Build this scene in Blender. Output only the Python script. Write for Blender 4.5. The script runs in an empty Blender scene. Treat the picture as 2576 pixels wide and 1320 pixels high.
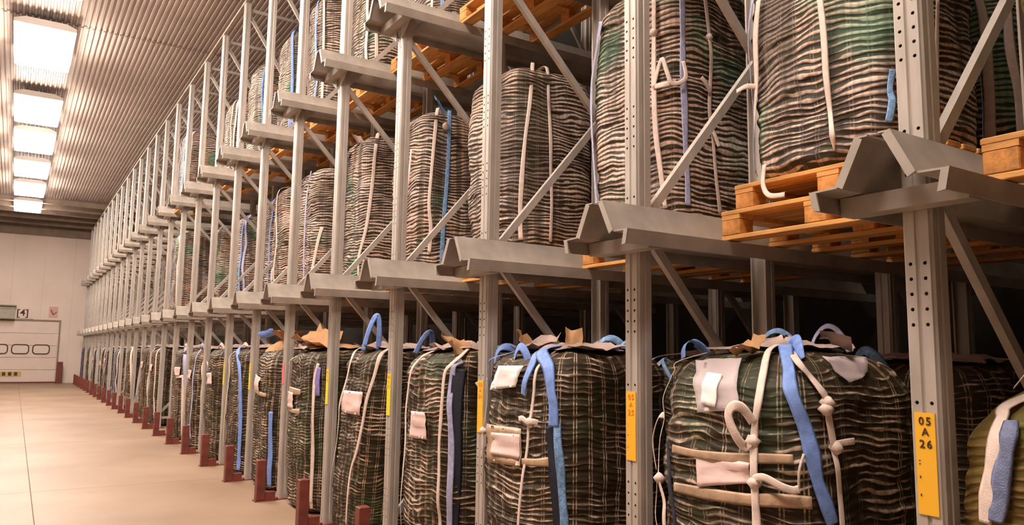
import bpy, bmesh, math, random
import numpy as np
from mathutils import Vector, Matrix

C = bpy.context.scene.collection
SC = bpy.context.scene
random.seed(7)

# ------------------------------------------------------------------ camera
cam_d = bpy.data.cameras.new('camera')
cam = bpy.data.objects.new('camera', cam_d)
C.objects.link(cam)
SC.camera = cam
cam_d.sensor_width = 36.0
cam_d.lens = 36.0 * 1935.79 / 2576.0
cam_d.clip_end = 200
yaw, pitch, roll = 0.5701405, 0.1174976, 0.0140483
fw = Vector((math.sin(yaw) * math.cos(pitch), math.cos(yaw) * math.cos(pitch), math.sin(pitch)))
rt0 = Vector((math.cos(yaw), -math.sin(yaw), 0))
up0 = rt0.cross(fw)
rt = math.cos(roll) * rt0 + math.sin(roll) * up0
up = -math.sin(roll) * rt0 + math.cos(roll) * up0
cam.matrix_world = Matrix(((rt.x, up.x, -fw.x, -2.46779), (rt.y, up.y, -fw.y, -1.38813),
                           (rt.z, up.z, -fw.z, 1.55941), (0, 0, 0, 1)))

# ------------------------------------------------------------------ world, lamps, exposure
wd = bpy.data.worlds.new('world'); SC.world = wd; wd.use_nodes = True
wd.node_tree.nodes['Background'].inputs[0].default_value = (1.0, 0.85, 0.72, 1)
wd.node_tree.nodes['Background'].inputs[1].default_value = 0.02
SC.view_settings.view_transform = 'Standard'
SC.view_settings.look = 'None'
SC.view_settings.gamma = 1.0
SC.view_settings.use_curve_mapping = False
SC.view_settings.exposure = 0.0
LAMP_STRENGTH = 60.0
LAMP_COLOR = (1.0, 0.86, 0.75)
LAMP_X = -2.42
LAMP_Y = [-0.4, 3.3, 7.0, 10.7, 14.4, 18.8, 22.0, 25.7, 29.3, 33.1]  # the last lamp is added to lift the far wall
CEIL = 7.2
PITCH = 1.4
R1, R2, TOP = 2.045, 4.19, 6.587     # underside of the two rail levels, top of the posts

# ------------------------------------------------------------------ helpers
def link(name, me, parent=None, mat=None, kind=None, label=None, cat=None, group=None):
    o = bpy.data.objects.new(name, me)
    C.objects.link(o)
    if mat is not None and me is not None and not me.materials:
        me.materials.append(mat)
    if parent is not None:
        o.parent = parent
    if kind: o['kind'] = kind
    if label: o['label'] = label
    if cat: o['category'] = cat
    if group: o['group'] = group
    return o

def thing(name, label, cat, loc=(0, 0, 0), group=None):
    o = link(name, None, label=label, cat=cat, group=group)
    o.location = loc
    return o

def mesh(name, v, f, smooth=False):
    me = bpy.data.meshes.new(name)
    me.from_pydata([tuple(map(float, p)) for p in v], [], f)
    if smooth:
        me.polygons.foreach_set('use_smooth', [True] * len(me.polygons))
    me.update()
    return me

class MB:
    def __init__(s): s.v = []; s.f = []
    def add(s, v, f):
        n = len(s.v); s.v += [tuple(p) for p in v]; s.f += [tuple(i + n for i in q) for q in f]; return s
    def box(s, x0, x1, y0, y1, z0, z1, c=0.0):
        """box; c > 0 bevels its vertical outline"""
        if c <= 0:
            v = [(x0, y0, z0), (x1, y0, z0), (x1, y1, z0), (x0, y1, z0), (x0, y0, z1), (x1, y0, z1), (x1, y1, z1), (x0, y1, z1)]
            f = [(3, 2, 1, 0), (4, 5, 6, 7), (0, 1, 5, 4), (1, 2, 6, 5), (2, 3, 7, 6), (3, 0, 4, 7)]
            return s.add(v, f)
        rings = []
        for z, k in ((z0, c), (z0 + c, 0), (z1 - c, 0), (z1, c)):
            a0, a1, b0, b1 = x0 + k, x1 - k, y0 + k, y1 - k
            rings.append([(a0 + c, b0, z), (a1 - c, b0, z), (a1, b0 + c, z), (a1, b1 - c, z), (a1 - c, b1, z), (a0 + c, b1, z), (a0, b1 - c, z), (a0, b0 + c, z)])
        v = [p for r in rings for p in r]; f = []
        for i in range(3):
            for j in range(8):
                f.append((i * 8 + j, i * 8 + (j + 1) % 8, i * 8 + 8 + (j + 1) % 8, i * 8 + 8 + j))
        f.append(tuple(range(7, -1, -1))); f.append(tuple(range(24, 32)))
        return s.add(v, f)
    def bar(s, p, q, w, h, upv=(0, 0, 1)):
        p, q = Vector(p), Vector(q); d = (q - p).normalized(); u = Vector(upv)
        a = d.cross(u)
        if a.length < 1e-4: a = d.cross(Vector((0, 1, 0)))
        a.normalize(); b = a.cross(d).normalized()
        a *= w / 2; b *= h / 2
        v = [p - a - b, p + a - b, p + a + b, p - a + b, q - a - b, q + a - b, q + a + b, q - a + b]
        f = [(3, 2, 1, 0), (4, 5, 6, 7), (0, 1, 5, 4), (1, 2, 6, 5), (2, 3, 7, 6), (3, 0, 4, 7)]
        return s.add(v, f)
    def extrude(s, prof, axis, t0, t1, closed=True, caps=True):
        """prof: 2-D outline; axis 'x' -> (t, a, b), 'y' -> (a, t, b), 'z' -> (a, b, t)"""
        mk = {'x': lambda a, b, t: (t, a, b), 'y': lambda a, b, t: (a, t, b), 'z': lambda a, b, t: (a, b, t)}[axis]
        n = len(prof)
        v = [mk(a, b, t0) for a, b in prof] + [mk(a, b, t1) for a, b in prof]
        f = [(i, (i + 1) % n, n + (i + 1) % n, n + i) for i in range(n if closed else n - 1)]
        if caps and closed: f += [tuple(range(n - 1, -1, -1)), tuple(range(n, 2 * n))]
        return s.add(v, f)
    def cyl(s, p, q, r, n=10):
        p, q = Vector(p), Vector(q); d = (q - p).normalized()
        a = d.orthogonal().normalized(); b = d.cross(a)
        v = []
        for c in (p, q):
            v += [c + a * (r * math.cos(2 * math.pi * i / n)) + b * (r * math.sin(2 * math.pi * i / n)) for i in range(n)]
        f = [(i, (i + 1) % n, n + (i + 1) % n, n + i) for i in range(n)] + [tuple(range(n - 1, -1, -1)), tuple(range(n, 2 * n))]
        return s.add(v, f)
    def mesh(s, name, smooth=False): return mesh(name, s.v, s.f, smooth)
    def build(s, name, mat, parent=None, smooth=False, **k):
        me = s.mesh(name, smooth)
        bm = bmesh.new(); bm.from_mesh(me); bmesh.ops.recalc_face_normals(bm, faces=bm.faces); bm.to_mesh(me); bm.free()
        return link(name, me, parent, mat, **k)

def ribbon(pts, nrm, width, thick=0.004, samples=6):
    """flat webbing along pts; nrm = outward directions"""
    P = [np.array(p, float) for p in pts]; N = [np.array(n, float) for n in nrm]
    w = width if hasattr(width, '__len__') else [width] * len(P)
    Q, M, W = [], [], []
    n = len(P)
    for i in range(n - 1):
        p0, p1, p2, p3 = P[max(i - 1, 0)], P[i], P[i + 1], P[min(i + 2, n - 1)]
        for k in range(samples):
            t = k / samples
            Q.append(0.5 * ((2 * p1) + (-p0 + p2) * t + (2 * p0 - 5 * p1 + 4 * p2 - p3) * t * t + (-p0 + 3 * p1 - 3 * p2 + p3) * t ** 3))
            M.append(N[i] * (1 - t) + N[i + 1] * t); W.append(w[i] * (1 - t) + w[i + 1] * t)
    Q.append(P[-1]); M.append(N[-1]); W.append(w[-1])
    v, f = [], []
    m = len(Q)
    for i in range(m):
        d = Q[min(i + 1, m - 1)] - Q[max(i - 1, 0)]
        d = d / (np.linalg.norm(d) + 1e-9); nn = M[i] / (np.linalg.norm(M[i]) + 1e-9)
        s = np.cross(d, nn); s /= (np.linalg.norm(s) + 1e-9)
        nn = np.cross(s, d)
        a = s * W[i] / 2; b = nn * thick / 2
        v += [Q[i] - a - b * .3, Q[i] - a * .4 - b, Q[i] + a * .4 - b, Q[i] + a - b * .3, Q[i] + a * .6 + b, Q[i] - a * .6 + b]
    for i in range(m - 1):
        for j in range(6):
            f.append((i * 6 + j, i * 6 + (j + 1) % 6, i * 6 + 6 + (j + 1) % 6, i * 6 + 6 + j))
    f += [(5, 4, 3, 2, 1, 0), tuple(range((m - 1) * 6, m * 6))]
    return v, f

def ordinal(k):
    return ['zeroth', 'first', 'second', 'third', 'fourth', 'fifth', 'sixth', 'seventh', 'eighth', 'ninth', 'tenth', 'eleventh', 'twelfth',
            'thirteenth', 'fourteenth', 'fifteenth', 'sixteenth', 'seventeenth', 'eighteenth', 'nineteenth', 'twentieth', 'twenty-first',
            'twenty-second', 'twenty-third', 'twenty-fourth', 'twenty-fifth', 'twenty-sixth', 'twenty-seventh', 'twenty-eighth'][k]

# ------------------------------------------------------------------ materials
def mat(name, color, rough=.6, metal=0.0, noise=0.0, nscale=8.0, bump=0.0, bscale=60.0, spec=.5, c2=None, stretch=(1, 1, 1)):
    m = bpy.data.materials.new(name); m.use_nodes = True
    nt = m.node_tree; N = nt.nodes; L = nt.links; b = N['Principled BSDF']
    b.inputs['Roughness'].default_value = rough; b.inputs['Metallic'].default_value = metal
    b.inputs['Specular IOR Level'].default_value = spec
    b.inputs['Base Color'].default_value = (*color, 1)
    tc = N.new('ShaderNodeTexCoord'); mp = N.new('ShaderNodeMapping'); mp.inputs['Scale'].default_value = stretch
    L.new(tc.outputs['Object'], mp.inputs[0])
    if noise > 0 or c2:
        nz = N.new('ShaderNodeTexNoise'); nz.inputs['Scale'].default_value = nscale; nz.inputs['Detail'].default_value = 5
        L.new(mp.outputs[0], nz.inputs['Vector'])
        rp = N.new('ShaderNodeValToRGB')
        rp.color_ramp.elements[0].position = .3; rp.color_ramp.elements[1].position = .7
        lo = tuple(max(0, c * (1 - noise)) for c in color) if not c2 else c2
        hi = tuple(min(1, c * (1 + noise * .6)) for c in color) if not c2 else color
        rp.color_ramp.elements[0].color = (*lo, 1); rp.color_ramp.elements[1].color = (*hi, 1)
        L.new(nz.outputs[0], rp.inputs[0]); L.new(rp.outputs[0], b.inputs['Base Color'])
    if bump > 0:
        n2 = N.new('ShaderNodeTexNoise'); n2.inputs['Scale'].default_value = bscale; n2.inputs['Detail'].default_value = 4
        L.new(mp.outputs[0], n2.inputs['Vector'])
        bp = N.new('ShaderNodeBump'); bp.inputs['Strength'].default_value = bump; bp.inputs['Distance'].default_value = .01
        L.new(n2.outputs[0], bp.inputs['Height']); L.new(bp.outputs[0], b.inputs['Normal'])
    return m

def mesh_fabric(name, dark, light, green, cover, pair, greenamt):
    """woven ventilated sack cloth: dark ground, cream bands painted in as highlights of the folds, pairs of cream warp threads"""
    m = bpy.data.materials.new(name); m.use_nodes = True
    nt = m.node_tree; N = nt.nodes; L = nt.links; b = N['Principled BSDF']
    b.inputs['Roughness'].default_value = .62; b.inputs['Specular IOR Level'].default_value = .25
    uv = N.new('ShaderNodeUVMap'); uv.uv_map = 'UVMap'
    oi = N.new('ShaderNodeObjectInfo')
    sep = N.new('ShaderNodeSeparateXYZ'); L.new(uv.outputs[0], sep.inputs[0])
    def M(op, a, bb=None, c=None, clamp=False):
        n = N.new('ShaderNodeMath'); n.operation = op; n.use_clamp = clamp
        for i, x in enumerate((a, bb, c)):
            if x is None: continue
            if isinstance(x, (int, float)): n.inputs[i].default_value = x
            else: L.new(x, n.inputs[i])
        return n.outputs[0]
    def vec(x, y, z):
        n = N.new('ShaderNodeCombineXYZ')
        for i, q in enumerate((x, y, z)):
            if isinstance(q, (int, float)): n.inputs[i].default_value = q
            else: L.new(q, n.inputs[i])
        return n.outputs[0]
    def noise(v, s, det=2.0):
        n = N.new('ShaderNodeTexNoise'); n.inputs['Scale'].default_value = s; n.inputs['Detail'].default_value = det
        L.new(v, n.inputs['Vector']); return n.outputs[0]
    def ramp(x, a, bb):
        n = N.new('ShaderNodeMapRange'); n.interpolation_type = 'SMOOTHSTEP'
        n.inputs['From Min'].default_value = a; n.inputs['From Max'].default_value = bb; L.new(x, n.inputs['Value']); return n.outputs[0]
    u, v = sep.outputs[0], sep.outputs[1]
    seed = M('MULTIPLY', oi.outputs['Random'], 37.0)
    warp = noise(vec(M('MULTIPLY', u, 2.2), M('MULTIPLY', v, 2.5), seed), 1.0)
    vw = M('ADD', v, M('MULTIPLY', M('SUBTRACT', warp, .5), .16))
    # painted highlights of the horizontal wrinkles: close, slightly wandering light bands
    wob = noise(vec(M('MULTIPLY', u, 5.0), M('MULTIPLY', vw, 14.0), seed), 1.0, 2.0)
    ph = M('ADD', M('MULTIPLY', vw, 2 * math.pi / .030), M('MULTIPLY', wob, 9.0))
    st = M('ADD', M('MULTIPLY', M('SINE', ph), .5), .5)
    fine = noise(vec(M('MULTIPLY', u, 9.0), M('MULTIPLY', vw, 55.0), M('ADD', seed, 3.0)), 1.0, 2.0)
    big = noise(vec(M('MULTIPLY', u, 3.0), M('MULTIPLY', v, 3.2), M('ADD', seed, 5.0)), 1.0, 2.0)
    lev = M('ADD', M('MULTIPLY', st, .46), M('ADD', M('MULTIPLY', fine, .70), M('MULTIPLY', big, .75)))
    fold_light = ramp(lev, 1.30 - cover * .42, 1.52 - cover * .42)
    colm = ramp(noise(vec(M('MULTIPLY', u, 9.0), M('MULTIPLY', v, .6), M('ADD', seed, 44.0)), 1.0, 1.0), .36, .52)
    fold_light = M('MULTIPLY', fold_light, M('ADD', .30, M('MULTIPLY', colm, .70)))
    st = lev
    # warp thread pairs
    fr = M('FRACT', M('MULTIPLY', u, 1 / .09))
    def line(c, w): return M('SUBTRACT', 1.0, ramp(M('ABSOLUTE', M('SUBTRACT', fr, c)), w * .5, w))
    pr = M('MAXIMUM', line(.40, .045), line(.58, .045))
    dash = ramp(noise(vec(M('MULTIPLY', u, 14.0), M('MULTIPLY', vw, 30.0), M('ADD', seed, 9.0)), 1.0), .42, .58)
    pcol = ramp(noise(vec(M('MULTIPLY', u, 4.2), M('MULTIPLY', v, .5), M('ADD', seed, 61.0)), 1.0, 1.0), .40, .56)
    pr = M('MULTIPLY', pr, M('ADD', .22, M('MULTIPLY', pcol, .78)))
    pr = M('MULTIPLY', M('MULTIPLY', pr, pair), M('ADD', .25, M('MULTIPLY', dash, .75)))
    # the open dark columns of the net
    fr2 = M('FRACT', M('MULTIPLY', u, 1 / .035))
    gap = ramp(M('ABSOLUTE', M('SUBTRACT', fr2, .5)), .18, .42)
    fold_light = M('MULTIPLY', fold_light, M('SUBTRACT', 1.0, M('MULTIPLY', gap, .25)))
    mask = M('MAXIMUM', fold_light, pr, clamp=True)
    gr = ramp(noise(vec(M('MULTIPLY', u, 1.5), M('MULTIPLY', v, 1.2), M('ADD', seed, 20.0)), 1.0, 2), .57, .70)
    gr = M('MULTIPLY', gr, greenamt)
    def mix(f, a, bb):
        n = N.new('ShaderNodeMix'); n.data_type = 'RGBA'
        L.new(f, n.inputs[0])
        for i, x in ((6, a), (7, bb)):
            if isinstance(x, tuple): n.inputs[i].default_value = (*x, 1)
            else: L.new(x, n.inputs[i])
        return n.outputs[2]
    pink = noise(vec(M('MULTIPLY', u, 2.3), M('MULTIPLY', v, 2.0), M('ADD', seed, 31.0)), 1.0, 2)
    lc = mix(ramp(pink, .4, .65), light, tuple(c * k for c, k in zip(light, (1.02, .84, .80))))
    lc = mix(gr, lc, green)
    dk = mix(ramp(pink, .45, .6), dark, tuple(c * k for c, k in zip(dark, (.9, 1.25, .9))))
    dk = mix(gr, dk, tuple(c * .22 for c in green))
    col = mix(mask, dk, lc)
    L.new(col, b.inputs['Base Color'])
    bp = N.new('ShaderNodeBump'); bp.inputs['Strength'].default_value = .6; bp.inputs['Distance'].default_value = .012
    L.new(st, bp.inputs['Height']); L.new(bp.outputs[0], b.inputs['Normal'])
    return m

M = {}
M['steel'] = mat('galvanised_steel', (.54, .485, .435), .42, .35, .18, 14, .08, 90, stretch=(1, 1, .25))
M['steel2'] = mat('galvanised_sheet', (.46, .405, .35), .5, .25, .22, 6, .06, 60)
M['red'] = mat('red_oxide_paint', (.19, .04, .028), .55, 0, .35, 10, .1, 40)
M['wood'] = mat('pallet_pine', (.68, .32, .085), .7, 0, .3, 5, .25, 50, stretch=(6, 1, 6))
M['wood_end'] = mat('pallet_block_wood', (.62, .26, .06), .75, 0, .4, 22, .3, 70)
M['white'] = mat('white_webbing', (.80, .64, .56), .7, 0, .12, 30, .3, 220)
M['lavender'] = mat('lavender_webbing', (.46, .47, .70), .7, 0, .25, 40, .4, 200)
M['blue'] = mat('blue_webbing', (.21, .35, .80), .6, 0, .2, 30, .3, 220)
M['skyblue'] = mat('pale_blue_webbing', (.22, .40, .70), .65, 0, .45, 45, .5, 160)
M['navy'] = mat('navy_webbing', (.012, .014, .032), .6, 0, .3, 40, .4, 200)
M['grey'] = mat('grey_webbing', (.17, .20, .34), .7, 0, .3, 40, .4, 200)
M['purple'] = mat('violet_webbing', (.33, .27, .68), .65, 0, .2, 30, .3, 200)
M['yellow'] = mat('ochre_webbing', (.62, .46, .16), .7, 0, .2, 30, .3, 200)
M['beige'] = mat('clear_parcel_tape', (.48, .32, .21), .35, 0, .3, 12, .35, 40)
M['pink'] = mat('pink_white_label', (.82, .60, .56), .4, 0, .1, 6, .3, 14)
M['liner'] = mat('crumpled_liner_film', (.50, .37, .33), .35, 0, .35, 9, .5, 30)
M['cardboard'] = mat('brown_cardboard', (.48, .26, .12), .8, 0, .25, 8, .2, 30)
M['paper'] = mat('white_paper', (.88, .82, .82), .6)
def make_pouch():
    m = mat('plastic_pouch', (.74, .62, .63), .48, 0, .1, 8, .25, 14)
    nt = m.node_tree; b = nt.nodes['Principled BSDF']; out = nt.nodes['Material Output']
    tr = nt.nodes.new('ShaderNodeBsdfTransparent'); mx = nt.nodes.new('ShaderNodeMixShader'); mx.inputs[0].default_value = .58
    nt.links.new(tr.outputs[0], mx.inputs[1]); nt.links.new(b.outputs[0], mx.inputs[2]); nt.links.new(mx.outputs[0], out.inputs[0])
    return m
M['pouch'] = make_pouch()
M['plate'] = mat('yellow_label_plate', (.95, .50, .03), .45)
M['plate_g'] = mat('lemon_label_plate', (.78, .70, .04), .45)
M['plate_p'] = mat('pink_label_plate', (.90, .18, .22), .45)
M['ink'] = mat('dark_print', (.05, .02, .01), .6)
M['ink_o'] = mat('orange_print', (.80, .26, .01), .6)
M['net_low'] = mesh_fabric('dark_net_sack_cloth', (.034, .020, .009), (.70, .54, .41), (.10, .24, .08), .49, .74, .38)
M['net_up'] = mesh_fabric('banded_net_sack_cloth', (.040, .026, .018), (.70, .54, .44), (.14, .38, .22), .95, .22, .7)  # upper cloth carries more of the painted fold highlights
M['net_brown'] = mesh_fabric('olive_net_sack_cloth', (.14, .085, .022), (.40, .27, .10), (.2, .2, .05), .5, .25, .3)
M['concrete'] = mat('tan_concrete', (.345, .232, .155), .5, 0, 0, .7, .06, 30, c2=(.245, .157, .096), stretch=(1, 1, 1))
M['joint'] = mat('dark_floor_joint', (.16, .10, .06), .8)
M['ceil'] = mat('ribbed_ceiling_sheet', (.50, .42, .375), .38, .15, .1, 1.5)
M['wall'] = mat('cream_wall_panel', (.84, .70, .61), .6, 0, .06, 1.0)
M['wall_shade'] = mat('shade_black_wall_panel', (.035, .028, .022), .85)  # near-black, stands in for the shade behind the racks
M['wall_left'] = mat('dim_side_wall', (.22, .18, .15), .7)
M['beam'] = mat('brown_beam_steel', (.30, .22, .17), .6, .1, .2, 4)
M['door'] = mat('cream_door_panel', (.80, .66, .58), .5, 0, .05, 2)
M['dark'] = mat('dark_rubber', (.07, .04, .025), .7)
M['pane'] = mat('frosted_pane', (.80, .68, .62), .3)
M['lampbox'] = mat('lamp_housing', (.62, .56, .52), .5)
def make_glow(k=1.0):
    m = bpy.data.materials.new('lit_diffuser'); m.use_nodes = True
    b = m.node_tree.nodes['Principled BSDF']
    b.inputs['Base Color'].default_value = (.9, .9, .9, 1)
    b.inputs['Emission Color'].default_value = (*LAMP_COLOR, 1); b.inputs['Emission Strength'].default_value = LAMP_STRENGTH * k
    return m
M['glow'] = make_glow(); M['glow_fill'] = make_glow(.42)

# ------------------------------------------------------------------ the hall
YB, YF, XL, XR = -11.0, 38.0, -6.2, 4.15
fl = link('floor', mesh('floor', [(XL, YB, -.012), (XR, YB, -.012), (XR, YF, -.012), (XL, YF, -.012)], [(0, 1, 2, 3)]), mat=M['joint'], kind='structure')
xs = [XL, -4.4, -2.2, .4, XR]; ys = [YB + 4.9 * i for i in range(10)] + [YF]
for i in range(len(xs) - 1):
    for j in range(len(ys) - 1):
        MB().box(xs[i] + .004, xs[i + 1] - .004, ys[j] + .004, ys[j + 1] - .004, -.012, 0.0).build('slab', M['concrete'], fl)
# ribbed ceiling, its sheets lapped every few metres
ce = link('ceiling', mesh('ceiling', [(XL, YB, CEIL + .12), (XR, YB, CEIL + .12), (XR, YF, CEIL + .12), (XL, YF, CEIL + .12)], [(0, 3, 2, 1)]), mat=M['ceil'], kind='structure')
def sheet(y0, y1, z):
    prof = []; x = XL
    while x < XR - .01:
        prof += [(x, z), (x + .032, z), (x + .044, z + .03), (x + .076, z + .03)]; x += .088
    b = MB(); b.extrude(prof, 'y', y0, y1, closed=False, caps=False)
    return b.build('roof_sheet', M['ceil'], ce)
yy = YB; q = 0
while yy < YF:
    sheet(yy, min(yy + 6.35, YF), CEIL + (.012 if q % 2 else 0)); yy += 6.2; q += 1
def panel_wall(name, n, f, m):
    w = link(name, None, kind='structure')
    for i in range(n): f(i).build('wall_panel', m, w)
    return w
nW = 9; wW = (XR - XL) / nW
def fp(i):
    a, b_ = XL + i * wW + .0015, XL + (i + 1) * wW - .0015
    return MB().box(a, b_, YF, YF + .08, 0, CEIL + .1)
panel_wall('wall_far', nW, fp, M['wall'])
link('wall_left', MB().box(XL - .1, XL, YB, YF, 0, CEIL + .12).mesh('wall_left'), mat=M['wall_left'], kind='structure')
link('wall_right', MB().box(XR, XR + .1, YB, YF, 0, CEIL + .12).mesh('wall_right'), mat=M['wall_shade'], kind='structure')  # unseen wall set close behind the racks to keep light out of them
link('wall_back', MB().box(XL, XR, YB - .1, YB, 0, CEIL + .12).mesh('wall_back'), mat=M['wall_left'], kind='structure')
# roof beams at the far end
for i, (y, z0, z1) in enumerate([(32.6, 6.98, 7.19), (33.7, 6.92, 7.19), (34.8, 6.9, 7.19), (35.9, 6.84, 7.19), (36.9, 6.74, 7.19), (37.8, 6.42, 7.19)]):
    b = MB(); h = z1 - z0
    b.extrude([(y - .09, z0), (y + .09, z0), (y + .09, z0 + .02), (y + .012, z0 + .02), (y + .012, z1 - .02), (y + .09, z1 - .02), (y + .09, z1), (y - .09, z1), (y - .09, z1 - .02), (y - .012, z1 - .02), (y - .012, z0 + .02), (y - .09, z0 + .02)], 'x', XL + .02, XR - .02)
    b.build('roof_beam', M['beam'], label='dark steel cross beam under the far ceiling, ' + ['first', 'second', 'third', 'fourth', 'fifth', 'sixth'][i] + ' counted towards the far wall', cat='beam', group='roof beams at the far end')

# sectional door in the far wall
DX0, DX1, DH, DY = -4.60, -.84, 2.66, YF - .05
dr = link('door_1', None, kind='structure')
for i in range(5):
    MB().box(DX0 + .03, DX1 - .03, DY, DY + .045, .06 + i * .52, .06 + (i + 1) * .52 - .012, .004).build('door_panel', M['door'], dr)
fr = MB(); fr.box(DX0 - .02, DX1 + .04, DY - .02, DY + .04, DH, DH + .07); fr.box(DX1 - .01, DX1 + .03, DY - .02, DY + .04, 0, DH); fr.box(DX0 - .03, DX0 + .01, DY - .02, DY + .04, 0, DH)
fr.build('door_frame', M['beam'], dr)
MB().box(DX0, DX1, DY - .16, DY + .04, .001, .055).build('threshold', M['red'], dr, label='dark red threshold strip of the loading door')
def stadium(x0, x1, z0, z1, r, n=5):
    p = []
    for cx, cz, a0 in ((x1 - r, z0 + r, -90), (x1 - r, z1 - r, 0), (x0 + r, z1 - r, 90), (x0 + r, z0 + r, 180)):
        for k in range(n + 1):
            a = math.radians(a0 + 90 * k / n); p.append((cx + r * math.cos(a), cz + r * math.sin(a)))
    return p
for i in range(4):
    x1 = -1.14 - i * .765; x0 = x1 - .66
    o, n_ = stadium(x0, x1, 1.23, 1.66, .15), stadium(x0 + .045, x1 - .045, 1.275, 1.615, .11)
    m = len(o); v = [(a, DY - .025, b_) for a, b_ in o] + [(a, DY - .025, b_) for a, b_ in n_] + [(a, DY + .002, b_) for a, b_ in o] + [(a, DY + .002, b_) for a, b_ in n_]
    f = []
    for k in range(m):
        l = (k + 1) % m
        f += [(k, l, m + l, m + k), (2 * m + k, 3 * m + k, 3 * m + l, 2 * m + l), (k, 2 * m + k, 2 * m + l, l), (m + k, m + l, 3 * m + l, 3 * m + k)]
    wf = MB().add(v, f).build('window_frame', M['dark'], dr)
    MB().extrude(n_, 'y', DY - .010, DY + .001).build('pane', M['pane'], wf)
hz = MB(); hz.box(-3.6, -2.12, DY - .012, DY + .001, .28, .50); hz.build('warning_strip', mat('dull_yellow_strip', (.62, .45, .16), .6), dr, label='dull yellow strip low on the loading door')
for i in range(6):
    MB().box(-2.38 - i * .215, -2.26 - i * .215, DY - .018, DY - .011, .32, .47).build('warning_block', M['dark'], dr, label='black block of the warning strip')
def text_mesh(name, s, size, m, parent, loc, rot, ext=.002):
    cu = bpy.data.curves.new(name, 'FONT'); cu.body = s; cu.size = size; cu.align_x = 'CENTER'; cu.align_y = 'CENTER'; cu.extrude = ext
    cu.resolution_u = 2; cu.offset = size * .012
    o = bpy.data.objects.new(name, cu); C.objects.link(o)
    dg = bpy.context.evaluated_depsgraph_get(); dg.update()
    me = bpy.data.meshes.new_from_object(o.evaluated_get(dg))
    bpy.data.objects.remove(o); bpy.data.curves.remove(cu)
    me.transform(Matrix.Translation(loc) @ rot)
    me.materials.clear()
    return link(name, me, parent, m)
ROT_FAR = Matrix.Rotation(math.radians(90), 4, 'X')                                       # faces -Y
ROT_AISLE = Matrix.Rotation(math.radians(-90), 4, 'Z') @ Matrix.Rotation(math.radians(90), 4, 'X')   # faces -X
ac = thing('air_curtain', 'grey-green air curtain box on the far wall above the loading door', 'air curtain', (-3.05, YF - .2, 2.73))
b = MB(); b.extrude([(-.19, .0), (-.17, -.02), (.19, -.02), (.19, .5), (-.06, .5), (-.19, .38)], 'x', -.9, .52)
b.v = [(x, y, z) for x, y, z in b.v]
b.build('casing', mat('grey_green_casing', (.36, .34, .26), .4), ac)
MB().box(-.9, .55, -.10, .19, .53, .58).build('top_cover', M['beam'], ac)
g_ = MB()
for i in range(7): g_.box(-.85, .47, -.2, -.186, .05 + i * .045, .072 + i * .045)
g_.build('grille', M['steel2'], ac)
sg = thing('dock_number_sign', 'number 4 in brackets lettered beside the air curtain over the loading door', 'sign', (-2.26, YF - .01, 3.0))
MB().box(-.24, .24, -.004, .008, -.23, .23).build('sign_plate', M['wall'], sg)
text_mesh('lettering', '[4]', .40, M['ink'], sg, Vector((0, -.007, 0)), ROT_FAR)
MB().box(-.24, .40, -.03, .008, -.31, -.25).build('ledge', M['beam'], sg)
ws = thing('safety_sign', 'small pale pink safety sign with a red mark on the far wall', 'sign', (-1.12, YF - .01, 3.07))
MB().box(-.17, .17, -.004, .008, -.24, .24).build('sign_plate', mat('pale_pink_sign', (.66, .40, .36), .5), ws)
mk = MB(); mk.bar((-.10, -.008, .10), (.0, -.008, -.12), .05, .004, (0, 1, 0)); mk.bar((.0, -.008, -.12), (.12, -.008, .02), .04, .004, (0, 1, 0))
mk.build('red_mark', mat('dark_red_print', (.30, .06, .05), .5), ws)
db = thing('door_bollard', 'dark red bollard standing at the right jamb of the loading door', 'bollard', (-.73, YF - .35, 0))
MB().box(-.11, .11, -.08, .08, .02, .92, .012).build('post', M['red'], db)
MB().box(-.15, .15, -.12, .12, 0, .02).build('base_plate', M['red'], db)

# ------------------------------------------------------------------ lamps
def lamp_meshes():
    h = MB(); h.extrude([(-.46, .05), (.46, .05), (.46, .11), (.30, .17), (-.30, .17), (-.46, .11)], 'y', -.95, .95)
    d = MB(); d.box(-.44, .44, -.93, .93, -.10, .05, .02)
    s = MB(); s.cyl((0, -.6, .17), (0, -.6, .30), .012, 6)
    s2 = MB(); s2.cyl((0, .6, .17), (0, .6, .30), .012, 6)
    return h, d, s, s2
h, d, s, s2 = lamp_meshes()
proto = None
for i, y in enumerate(LAMP_Y):
    seen = [j for j, q in enumerate(LAMP_Y) if q > 9]
    lab = ('bright rectangular ceiling lamp over the aisle, ' + ordinal(seen.index(i) + 1) + ' of the row counted from the camera') if i in seen else \
        ['bright ceiling lamp hung straight above the camera', 'bright ceiling lamp just ahead of the camera, above the picture', 'bright ceiling lamp nearest to the top edge of the picture'][i]
    t = thing('ceiling_lamp', lab, 'lamp', (LAMP_X, y, CEIL - .30), 'ceiling lamps over the aisle')
    if proto is None:
        proto = [h.build('housing', M['lampbox'], t), d.build('diffuser', M['glow'], t), s.build('hanger', M['lampbox'], t), s2.build('hanger', M['lampbox'], t)]
    else:
        for p in proto:
            c = p.copy(); C.objects.link(c); c.parent = t
            if i == len(LAMP_Y) - 1 and p.name.startswith('diffuser'):      # added lamp, kept weaker, to brighten the far wall
                c.data = p.data.copy(); c.data.materials.clear(); c.data.materials.append(M['glow_fill'])

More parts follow.
